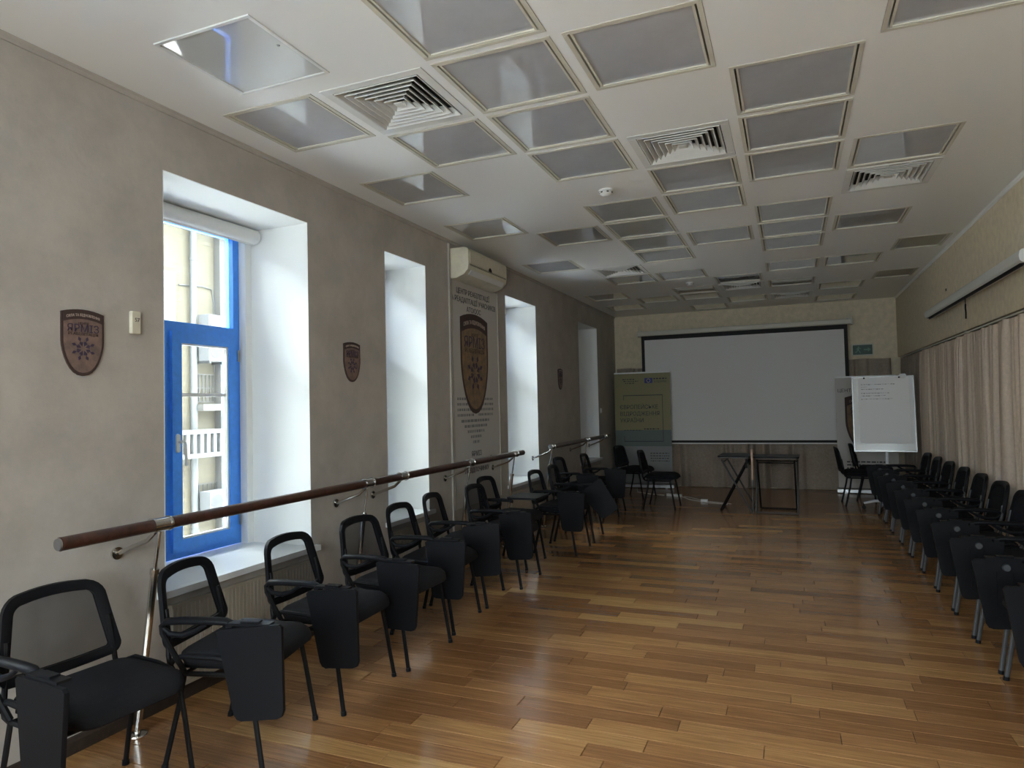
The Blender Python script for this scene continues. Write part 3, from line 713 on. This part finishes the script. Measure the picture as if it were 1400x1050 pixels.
# wall sensor and switch
o = empty('wall_sensor', (XL, 2.40, 1.98), label='small ivory vertical wall sensor between shield emblem and blue window', cat='sensor')
MB().loft([[(.0005, u, v) for u, v in rrect(.05, .115, .006)], [(.016, u, v) for u, v in rrect(.05, .115, .006)], [(.02, u*.9, v*.95) for u, v in rrect(.05, .115, .006)]]).build('case', 'ivory_plastic', o)
text('57', .028, 'ink', o, (.0205, .004, .012), ROT_L)
o = empty('light_switch', (XL, 11.40, 1.40), label='small white light switch on the wall past the farthest window', cat='light switch')
MB().loft([[(.0005, u, v) for u, v in rrect(.085, .085, .008)], [(.009, u, v) for u, v in rrect(.08, .08, .008)]]).build('plate', 'white_plastic', o)
box('rocker', 'white_plastic', o, .0095, -.028, -.028, .014, .028, .028, smooth=0)

# ================================================================= curtains
def curtain(name, P, L, z0, z1, m, label, seed, per=.16, amp=.03, fade=.5):
    rg = random.Random(seed); n = int(L/.016); nz = 14; ph = []; s = 0; am = []
    for i in range(n+1):
        s += 2*PI*.016/per*(1+.55*math.sin(i*.13+seed)+.3*math.sin(i*.051+seed*2)); ph.append(s); am.append(amp*(.75+.35*math.sin(i*.043+seed*3)))
    vs = []; fs = []
    for side in (0, 1):
        for k in range(nz+1):
            t = k/nz; z = z1+(z0-z1)*t
            for i in range(n+1):
                a = am[i]*(.55+.45*min(1, t*3)); q = ph[i]+.5*math.sin(t*2+i*.02); d = a*(.35*math.sin(q)+.75*(1-2*abs(math.sin(q/2+.4*math.sin(q*.31)))))+.3*a*math.sin(2.3*ph[i]+1.3)*max(0, 1-t*1.6)
                if k == 0: d *= .6
                zz = z+(.006*math.sin(ph[i]*.5) if k in (0, nz) else 0)
                vs.append(P(L*i/n, d+(.0025 if side else -.0025), zz))
    N = (nz+1)*(n+1)
    for side in (0, 1):
        for k in range(nz):
            for i in range(n):
                a = side*N+k*(n+1)+i; q = (a, a+1, a+n+2, a+n+1); fs.append(q if side else q[::-1])
    for i in range(n):
        fs.append((i, i+1, N+i+1, N+i)); a = nz*(n+1)+i; fs.append((a+1, a, N+a, N+a+1))
    for k in range(nz):
        a = k*(n+1); fs.append((a+n+1, a, N+a, N+a+n+1)); a += n; fs.append((a, a+n+1, N+a+n+1, N+a))
    mb = MB(); mb.add(vs, fs); o = mb.build(name, m, None, smooth=60); tag(o, label, 'curtain'); return o
XC = XR+.012
ys = [(-2.0, 1.9), (1.95, 5.0), (5.05, 7.8), (7.85, 10.55)]
CLB = ['beige pleated curtain at the end of the row behind the last tablet chair', 'beige pleated curtain behind the ninth and tenth chairs from the flipchart', 'beige pleated curtain under the near part of the long wall tube', 'beige pleated curtain next to the grey-brown corner curtain']
for k, (a, b2) in enumerate(ys):
    curtain('curtain', lambda u, d, z, a=a: (XC+d, a+u, z), b2-a, .012, 2.13, 'curtain_beige', CLB[k], k+1.3, per=.19, amp=.046)
curtain('curtain', lambda u, d, z: (XC+d, 10.6+u, z), 1.66, .012, 2.13, 'curtain_brown', 'grey-brown corner curtain on the right wall behind the flipchart', 9.1, per=.17, amp=.040)
curtain('curtain', lambda u, d, z: (-2.99+u, YB-.115+d, z), 2.26, .008, 2.16, 'curtain_brown', 'grey-brown back wall curtain behind the olive banner', 4.2, per=.30, amp=.082)
curtain('curtain', lambda u, d, z: (-.71+u, YB-.115+d, z), 2.24, .008, 2.16, 'curtain_brown', 'grey-brown back wall curtain behind the white banner', 6.7, per=.30, amp=.082)
o = empty('curtain_rail', (XR, 0, 2.142), label='slim rail carrying the beige curtains along the right wall', cat='curtain rail')
box('track', 'frame_cream', o, .002, -2.1, .0, .022, 12.3, .014, smooth=0)
for y in (0.5, 3, 5.5, 8, 10.5, 12.2): box('bracket', 'frame_cream', o, .006, y, .0145, .018, y+.02, .0275, smooth=0)

# ================================================================= right wall: rolled-up screen tube
o = empty('projection_screen_case', (XR, 7.55, 2.50), label='long white rolled-up screen case fixed high above the beige curtains', cat='screen case')
pf = [(-.03, -.045), (-.095, -.045), (-.112, -.03), (-.118, .0), (-.112, .035), (-.095, .05), (-.03, .05)]
MB().loft([[(u, -1.78, v) for u, v in pf], [(u, 1.82, v) for u, v in pf]]).build('case', 'vent_white', o, smooth=30)
for y in (-1.782, 1.822): MB().loft([[(u, y-.012*(y < 0), v) for u, v in pf], [(u, y+.012*(y > 0), v) for u, v in pf]]).build('end_cap', 'white_plastic', o, smooth=0)
box('slot', 'black_void', o, -.10, -1.75, -.0485, -.05, 1.79, -.0455, smooth=0)
MB().tube([(-.075, -1.75, -.055), (-.075, 1.79, -.055)], .006, 8).build('bottom_bar', 'black_plastic', o)
for y in (-1.2, 1.3): box('bracket', 'steel_dull', o, -.029, y, -.02, -.0005, y+.04, .04, smooth=0)
MB().tube([(-.075, 0, -.062), (-.075, .004, -.11)], .004, 6).build('pull_cord', 'black_plastic', o)
MB().tube([(-.075, .004, -.11), (-.075, .012, -.15), (-.075, 0, -.19), (-.075, .01, -.25)], .007, 6).build('pull_handle', 'black_plastic', o)
for i, (y, z) in enumerate(((5.55, 2.74), (8.75, 2.70))):
    h = MB().loft([[(XR-.0005, y+u, z+v) for u, v in circ(.018, 10)], [(XR-.007, y+u*.7, z+v*.7) for u, v in circ(.018, 10)]]).build('wall_plug', 'emblem_dark', None)
    tag(h, 'small dark round plug in the wall above the screen case, %s' % ('towards the near end' if i == 0 else 'towards the far end'), 'wall plug')

# ================================================================= back wall: projection screen
o = empty('projection_screen', (-.785, 12.27, 2.775), label='large white pull-down projection screen with black border on back wall', cat='projection screen')
MB().loft([[(-1.74, u, v) for u, v in pf and [(-.04, -.03), (-.03, -.045), (.03, -.045), (.04, -.03), (.04, .03), (.03, .045), (-.03, .045), (-.04, .03)]], [(1.74, u, v) for u, v in [(-.04, -.03), (-.03, -.045), (.03, -.045), (.04, -.03), (.04, .03), (.03, .045), (-.03, .045), (-.04, .03)]]]).build('case', 'frame_cream', o, smooth=30)
for s in (-1, 1):
    box('end_cap', 'frame_cream', o, s*1.741, -.046, -.05, s*1.765, .046, .05, smooth=0)
    box('bracket', 'steel_dull', o, s*1.70-.012, .047, -.03, s*1.70+.012, .279, .06, smooth=0); box('bracket', 'frame_cream', o, s*1.735-.01, -.01, .052, s*1.735+.01, .01, .12, smooth=0)
zb, zt = .80-2.78, -.046
q = box('cloth', 'screen_white', o, -1.69, -.012, zb, 1.69, -.009, zt, smooth=0)
bd = MB(); e = .055
bd.box(-1.69, -.0145, zt-.075, 1.69, -.0125, zt); bd.box(-1.69, -.0145, zb, 1.69, -.0125, zb+.04); bd.box(-1.69, -.0145, zb+.04, -1.69+e, -.0125, zt-.075); bd.box(1.69-e, -.0145, zb+.04, 1.69, -.0125, zt-.075)
bd.build('border', 'screen_black', q, smooth=0)
MB().tube([(-1.70, -.011, zb-.014), (1.70, -.011, zb-.014)], .013, 10).build('weight_bar', 'white_plastic', o)
# exit sign
o = empty('exit_sign', (1.137, YB, 2.316), label='green emergency exit sign on the cream wall right of the screen', cat='exit sign')
MB().box(-.165, -.03, -.10, .165, -.0005, .10).build('housing', 'frame_cream', o, smooth=0)
box('face', 'exit_green', o, -.145, -.034, -.08, .145, -.0305, .08, smooth=0)
g = MB(); d0, d1 = -.036, -.0342
g.prism([(.02, .01), (.08, .01), (.08, .035), (.12, 0), (.08, -.035), (.08, -.01), (.02, -.01)], 'y', d0, d1); g.build('arrow', 'exit_mint', o, smooth=0)
g = MB(); g.prism(circ(.011, 10, -.06, .045), 'y', d0, d1)
for pts in ([(-.07, .03), (-.05, .03), (-.055, -.005), (-.078, -.005)], [(-.05, .03), (-.03, .01), (-.022, .016), (-.046, .038)], [(-.07, .03), (-.095, .012), (-.088, .004), (-.066, .02)], [(-.072, -.005), (-.056, -.005), (-.035, -.03), (-.03, -.055), (-.042, -.055), (-.048, -.035)], [(-.078, -.005), (-.066, -.005), (-.085, -.04), (-.11, -.045), (-.11, -.034), (-.092, -.03)]): g.prism(pts, 'y', d0, d1)
g.build('running_figure', 'exit_mint', o, smooth=0)

# ================================================================= roll-up banners at the back
def rollup(x, y, w, h, rz, label, paint):
    o = empty('rollup_banner', (x, y, 0), rz, label=label, cat='banner')
    MB().loft([[(-w/2-.02, u, v) for u, v in ((-.05, .012), (.05, .012), (.045, .06), (.02, .085), (-.02, .085), (-.045, .06))], [(w/2+.02, u, v) for u, v in ((-.05, .012), (.05, .012), (.045, .06), (.02, .085), (-.02, .085), (-.045, .06))]]).build('base', 'steel_dull', o, smooth=0)
    for s in (-1, 1): box('foot', 'steel_dull', o, s*(w/2-.1)-.02, -.11, .0, s*(w/2-.1)+.02, .11, .011, smooth=0)
    MB().tube([(0, .02, .086), (0, .02, h+.02)], .008, 8).build('pole', 'steel_dull', o)
    box('top_bar', 'white_plastic', o, -w/2, -.008, h-.012, w/2, .008, h+.012, smooth=0)
    paint(o, w, h)
def paint_olive(o, w, h):
    # printed sheet in three colour fields
    for nm, m, a, b2 in (('sheet', 'banner_olive', h*.50, h-.013), ('sheet', 'banner_teal', h*.36, h*.50), ('sheet', 'banner_grey', .084, h*.36)): box(nm, m, o, -w/2, -.0015, a, w/2, .0015, b2, smooth=0)
    P = lambda u, v, d: (u, -.0016-d, v)
    f = box('flag', 'eu_blue', o, .05, -.003, h-.19, .19, -.0017, h-.10, smooth=0)
    for k in range(12):
        a = k*PI/6; MB().prism(circ(.006, 6, .12+.03*math.cos(a), h-.145+.03*math.sin(a)), 'y', -.0042, -.0031).build('star', 'eu_yellow', f, smooth=0)
    lines(o, P, [(.21, .44, h-.115, .022), (-.35, -.12, h-.115, .016), (-.33, -.05, h-.15, .014), (-.3, -.12, h-.185, .014)], 'ink')
    text('ЗА ПІДТРИМКИ', .05, 'ink', o, (.325, -.0032, h-.17), ROT_B, wid=.22)
    for k, t in enumerate(('ЄВРОПЕЙСЬКЕ', 'ВІДРОДЖЕННЯ', 'УКРАЇНИ')): text(t, .10, 'ink', o, (-.41, -.0032, h*.70-.12*k), ROT_B, align='LEFT', wid=(.68, .70, .42)[k])
    g = MB()
    for (a, b2, c2, d2) in ((-.34, h*.80, .36, h*.806), (-.34, h*.40, .36, h*.406), (.352, h*.40, .36, h*.806), (-.34, h*.76, -.333, h*.806), (-.34, h*.40, -.333, h*.45)): g.box(a, -.003, b2, c2, -.0017, d2)
    g.build('printed_frame', 'ink', o, smooth=0)
    lines(o, P, [(-.34, .0, h*.50, .012), (.02, .30, h*.51, .02)], 'ink')
    lines(o, P, [(.12, .45, h*.30-.045*k, .014) for k in range(4)], 'ink')
rollup(-2.45, 12.06, 1.0, 2.06, .02, 'olive and grey roll-up banner with Ukrainian lettering left of the screen', paint_olive)
def paint_white(o, w, h):
    box('sheet', 'banner_white', o, -w/2, -.0015, .084, w/2, .0015, h-.013, smooth=0)
    text('ЦЕНТР РЕАБІЛІТАЦІЇ', .075, 'ink', o, (.0, -.0032, h-.22), ROT_B); text('УЧАСНИКІВ', .07, 'ink', o, (.0, -.0032, h-.31), ROT_B)
    s = empty('shield', (0, -.0016, 1.12)); s.parent = o
    shield(s, .60, .92, 'emblem_gold', lambda u, v, d: (u, -d, v), ROT_B, .002)
    lines(o, lambda u, v, d: (u, -.0016-d, v), [(-.3, .3, .50-.05*k, .02) for k in range(5)], 'ink')
rollup(1.11, 12.06, .86, 1.86, -.03, 'white roll-up banner with gold shield partly hidden behind the flipchart', paint_white)

# ================================================================= flipchart
o = empty('flipchart', (1.16, 10.30, 0), math.radians(-4), label='white flipchart board with paper pad on a wheeled star base', cat='flipchart')
T = Matrix.Translation((0, 0, .80)) @ Matrix.Rotation(math.radians(-6), 4, 'X')
def up(ob): ob.matrix_local = T @ ob.matrix_local; return ob
bd = up(MB().loft([[(u, 0, v+.5) for u, v in rrect(.72, 1.0, .02)], [(u, .018, v+.5) for u, v in rrect(.72, 1.0, .02)]]).build('board', 'board_white', o, smooth=0))
g = MB()
for a, b2, c2, d2 in ((-.372, -.012, -.3605, 1.012), (.3605, -.012, .372, 1.012), (-.3605, -.012, .3605, -.0005), (-.3605, 1.0005, .3605, 1.012)): g.box(a, -.006, b2, c2, .024, d2)
up(g.build('board_frame', 'steel_dull', o, smooth=0))
g = MB(); nx, nz = 8, 12; vs = []
for k in range(nz+1):
    for i in range(nx+1):
        u, t = i/nx, k/nz; curl = .05*max(0, t-.75)**2*16*max(0, u-.6)*1.5
        vs.append((-.29+.60*u, -.007-curl-.004*math.sin(u*PI), 1.0-.90*t))
N = len(vs); vs += [(x, y+.005, z) for x, y, z in vs]; fs = []
for k in range(nz):
    for i in range(nx):
        a = k*(nx+1)+i; fs += [(a, a+1, a+nx+2, a+nx+1), (N+a+nx+1, N+a+nx+2, N+a+1, N+a)]
for i in range(nx): fs += [(i+1, i, N+i, N+i+1), (nz*(nx+1)+i, nz*(nx+1)+i+1, N+nz*(nx+1)+i+1, N+nz*(nx+1)+i)]
for k in range(nz): fs += [(k*(nx+1), (k+1)*(nx+1), N+(k+1)*(nx+1), N+k*(nx+1)), ((k+1)*(nx+1)+nx, k*(nx+1)+nx, N+k*(nx+1)+nx, N+(k+1)*(nx+1)+nx)]
g.add(vs, fs); pad = up(g.build('paper_pad', 'paper', o))
g = empty
hw = MB()
def scr(rows):
    rg = random.Random(11); mb = MB()
    for v, L in rows:
        u = -.26
        while u < -.26+L:
            e = u+rg.uniform(.012, .03); mb.box(u, -.0135, v+rg.uniform(-.004, .004), e, -.0125, v+.006); u = e+rg.uniform(.003, .012)
    return mb.build('handwriting', 'ink_grey', o, smooth=0)
up(scr([(.90, .40), (.865, .08), (.835, .25), (.78, .34), (.745, .28), (.70, .36)]))
up(MB().loft([[(u, -.012, v+1.0) for u, v in rrect(.09, .06, .025, 4, .24, .005)], [(u, -.03, v+1.0) for u, v in rrect(.09, .06, .025, 4, .24, .005)]]).build('clamp', 'white_plastic', o))
for x in (-.22, .2): up(MB().tube([(x, -.005, .99), (x, -.03, .99)], .012, 10).build('hook', 'black_plastic', o))
tr = MB(); tr.box(-.35, -.07, .0, .35, -.0065, .012); tr.box(-.35, -.078, .0, .35, -.0705, .025); up(tr.build('pen_tray', 'board_white', o, smooth=0))
MB().tube([(.02, .045, .62), (.02, .045, .90)], .022, 12).build('column', 'white_plastic', o); MB().tube([(.02, .045, .14), (.02, .045, .62)], .016, 12).build('column', 'black_metal', o)
up(MB().box(-.03, .0245, .02, .07, .05, .30).build('bracket', 'black_metal', o))
MB().tube([(.02, .045, .10), (.02, .045, .16)], .035, 12).build('hub', 'black_plastic', o)
for k in range(5):
    a = PI/2+k*2*PI/5+.25; c, s = math.cos(a), math.sin(a); ex, ey = .02+.30*c, .045+.30*s
    a2 = MB().tube([(.02+.03*c, .045+.03*s, .125), (.02+.17*c, .045+.17*s, .115), (ex, ey, .08)], [.02, .018, .014], 8).build('arm', 'white_plastic', o)
    MB().tube([(ex-.012*s, ey+.012*c, .027), (ex+.012*s, ey-.012*c, .027)], .027, 12).build('castor', 'black_plastic', o)
    MB().tube([(ex, ey, .05), (ex, ey, .085)], .01, 8).build('castor_stem', 'black_metal', a2)

# ================================================================= folding tables
def folding_table(x, y, rz, w, d, label):
    """local x = long side w with the U-shaped legs, X legs show on the d sides"""
    o = empty('folding_table', (x, y, 0), rz, label=label, cat='table', group='black folding tables'); h = .755
    MB().loft([[(u, v, h-.012) for u, v in rrect(w, d, .03)], [(u, v, h+.006) for u, v in rrect(w, d, .03)]]).build('table_top', 'black_plastic', o, smooth=30)
    MB().tube([(u, v, h-.022) for u, v in rrect(w-.03, d-.03, .04)]+[(rrect(w-.03, d-.03, .04)[0][0], rrect(w-.03, d-.03, .04)[0][1], h-.022)], .011, 8).build('rim_tube', 'steel_dull', o)
    for i, s in enumerate((-1, 1)):
        wi = w/2-.03-.028*i; yt, yb = -s*(d/2-.05), s*(d/2-.02)
        pts = [(-wi, yt, h-.045), (-wi, yb, .013), (wi, yb, .013), (wi, yt, h-.045)]
        l = MB()
        l.tube([pts[0], pts[1]], .012, 8); l.tube([pts[3], pts[2]], .012, 8); l.tube([pts[1], pts[2]], .012, 8)
        l.build('leg_frame', 'black_metal' if i else 'grey_metal', o)
        MB().tube([(-wi, yt+(yb-yt)*.06, h-.08), (wi, yt+(yb-yt)*.06, h-.08)], .008, 8).build('crossbar', 'black_metal', o)
    for s in (-1, 1): box('bracket', 'black_metal', o, s*(w/2-.05)-.006, -d/2+.05, h-.16, s*(w/2-.05)+.006, -d/2+.075, h-.035, smooth=0)
folding_table(-.20, 9.86, math.radians(-2), .58, .46, 'small black folding table seen from its long side, by the leaning pale stick')
folding_table(-.73, 10.02, math.radians(88), .58, .44, 'small black folding table turned end-on, next to the white power cord')
o = empty('wooden_stick', (-.505, 9.60, 0), label='pale thin stick leaning upright between the two folding tables', cat='stick')
MB().tube([(0, 0, .001), (.004, .012, .45)], .010, 8).build('shaft', 'steel_dull', o); MB().tube([(.004, .012, .4505), (.006, .02, .70)], .012, 8).build('sleeve', 'pale_wood', o)
MB().tube([(.006, .02, .7005), (.002, .024, .86)], [.014, .016], 8).build('grip', 'pale_wood', o)
# cord and power strip
o = empty('extension_cord', (-1.7, 11, 0), label='white extension cord with power strip lying on the dark far floor', cat='extension cord')
pts = [(-2.55, 11.9), (-2.45, 11.45), (-2.2, 11.25), (-1.95, 11.15)]
MB().tube([(x+1.7, y-11, .006) for x, y in pts], .005, 6).build('cable', 'cable_white', o)
q = MB().loft([[(u, v, .001) for u, v in rrect(.26, .055, .012)], [(u, v, .035) for u, v in rrect(.26, .055, .012)], [(u*.98, v*.9, .039) for u, v in rrect(.26, .055, .012)]]).build('power_strip', 'white_plastic', o, loc=(-.08, .09, 0)); q.rotation_euler = (0, 0, -.35)
for k in range(3): MB().loft([[(-.07+.07*k+u, v, .0392) for u, v in circ(.018, 12)], [(-.07+.07*k+u, v, .0402) for u, v in circ(.018, 12)]]).build('socket', 'black_plastic', q, smooth=0)
pts = [(-1.65, 11.04), (-1.5, 10.75), (-1.36, 10.62), (-1.22, 10.5), (-1.05, 10.42), (-.9, 10.36)]
MB().tube([(x+1.7, y-11, .006) for x, y in pts], .005, 6).build('cable', 'cable_white', o)
box('adapter', 'white_plastic', o, .40, -.46, .0005, .50, -.41, .04, smooth=0)
pts = [(-1.62, 11.08), (-1.42, 10.86), (-1.25, 10.62), (-1.0, 10.50), (-.85, 10.42)]
MB().tube([(x+1.7, y-11, .006) for x, y in pts], .004, 6).build('cable', 'cable_white', o)

# ================================================================= street side: the house opposite
XB = -9.0
o = empty('house_opposite', (XB, 8, -4), label='yellow brick house with grey stone pier across the yard, seen through blue window', cat='building')
W0, W1, ZT = -14, 14, 9.0
wn = [(-.62, 6.2, .25, 8.05)]           # y0,z0,y1,z1 of window opening
box('brick_wall', 'brick_yellow', o, -.3, W0, 0, 0, W1, ZT, smooth=0)
for y in (.62, 3.4, -3.2): box('stone_pier', 'stone_grey', o, .001, y, 0, .14, y+.42, ZT-.2, smooth=0)
box('cornice', 'stone_grey', o, .001, W0, ZT-.25, .35, W1, ZT, smooth=0)
f = MB(); f.box(.001, -1.4, 6.35, .06, -.20, 7.75); w_ = f.build('window', 'house_white', o, smooth=0)
for (a, b2, c2, d2) in ((-1.33, 6.42, -.85, 7.2), (-.78, 6.42, -.27, 7.2), (-1.33, 7.28, -.27, 7.68)): box('pane', 'window_blue_glass', w_, .061, a, b2, .066, c2, d2, smooth=0)
dp = MB().tube([(.08, .12, 0), (.08, .12, ZT-.3)], .055, 12).build('downpipe', 'zinc', o)
for z in (2, 3.6, 5.2, 6.6, 8): MB().tube([(.08, .12, z), (.08, .12, z+.05)], .065, 12).build('clip', 'zinc', dp)
MB().tube([(.012, -.1, 7.58), (.012, .35, 7.62), (.012, .56, 7.6), (.012, .605, 7.4), (.012, .605, 6.2)], .012, 6).build('cable', 'zinc', o)
# balcony slab with balustrade, grilles
box('ledge', 'stone_grey', o, .001, .15, 5.55, .25, .61, 5.66, smooth=0)
bl = empty('balustrade', (0, 0, 0)); bl.parent = o
box('rail', 'house_white', bl, .18, -.5, 5.18, .26, .61, 5.25, smooth=0); box('rail', 'house_white', bl, .18, -.5, 4.8, .26, .61, 4.87, smooth=0)
for k in range(8): box('baluster', 'house_white', bl, .19, -.45+.135*k, 4.872, .25, -.39+.135*k, 5.178, smooth=0)
for (a, b2, z0, z1) in ((.18, .56, 5.70, 6.15), (.16, .60, 3.85, 4.35)):
    g = empty('window_grille', (0, 0, 0)); g.parent = o
    for k in range(6): box('bar', 'grille_grey', g, .03, a+(b2-a)*k/5-.008, z0, .045, a+(b2-a)*k/5+.008, z1, smooth=0)
    for z in (z0, (z0+z1)/2, z1): box('bar', 'grille_grey', g, .046, a, z-.008, .056, b2, z+.008, smooth=0)
for i, z in enumerate((6.78, 6.36, 3.9)):
    u = empty('outdoor_unit', (XB, 8.40, z-4), label=('white outdoor air conditioner on the yellow house, upper of two', 'white outdoor air conditioner on the yellow house, lower of two', 'white outdoor air conditioner behind a grille low on the yellow house')[i], cat='air conditioner', group='outdoor units on the house opposite')
    box('case', 'house_white', u, .10, -.20, 0, .33, .20, .34, smooth=0)
    MB().loft([[(.331, -.06+a, .17+b2) for a, b2 in circ(.125, 18)], [(.337, -.06+a, .17+b2) for a, b2 in circ(.12, 18)]]).build('fan_grille', 'grille_grey', u)
    box('bracket', 'grille_grey', u, .001, -.19, -.04, .33, -.16, -.001, smooth=0); box('bracket', 'grille_grey', u, .001, .16, -.04, .33, .19, -.001, smooth=0)
yd = box('yard', 'asphalt', None, XB-.3, -12, -.75, XL-WT-.05, 26, -.62, smooth=0); yd.name = 'ground'; tag(yd, kind='structure')  # unseen surface, raised and made pale to bounce light onto the ceiling
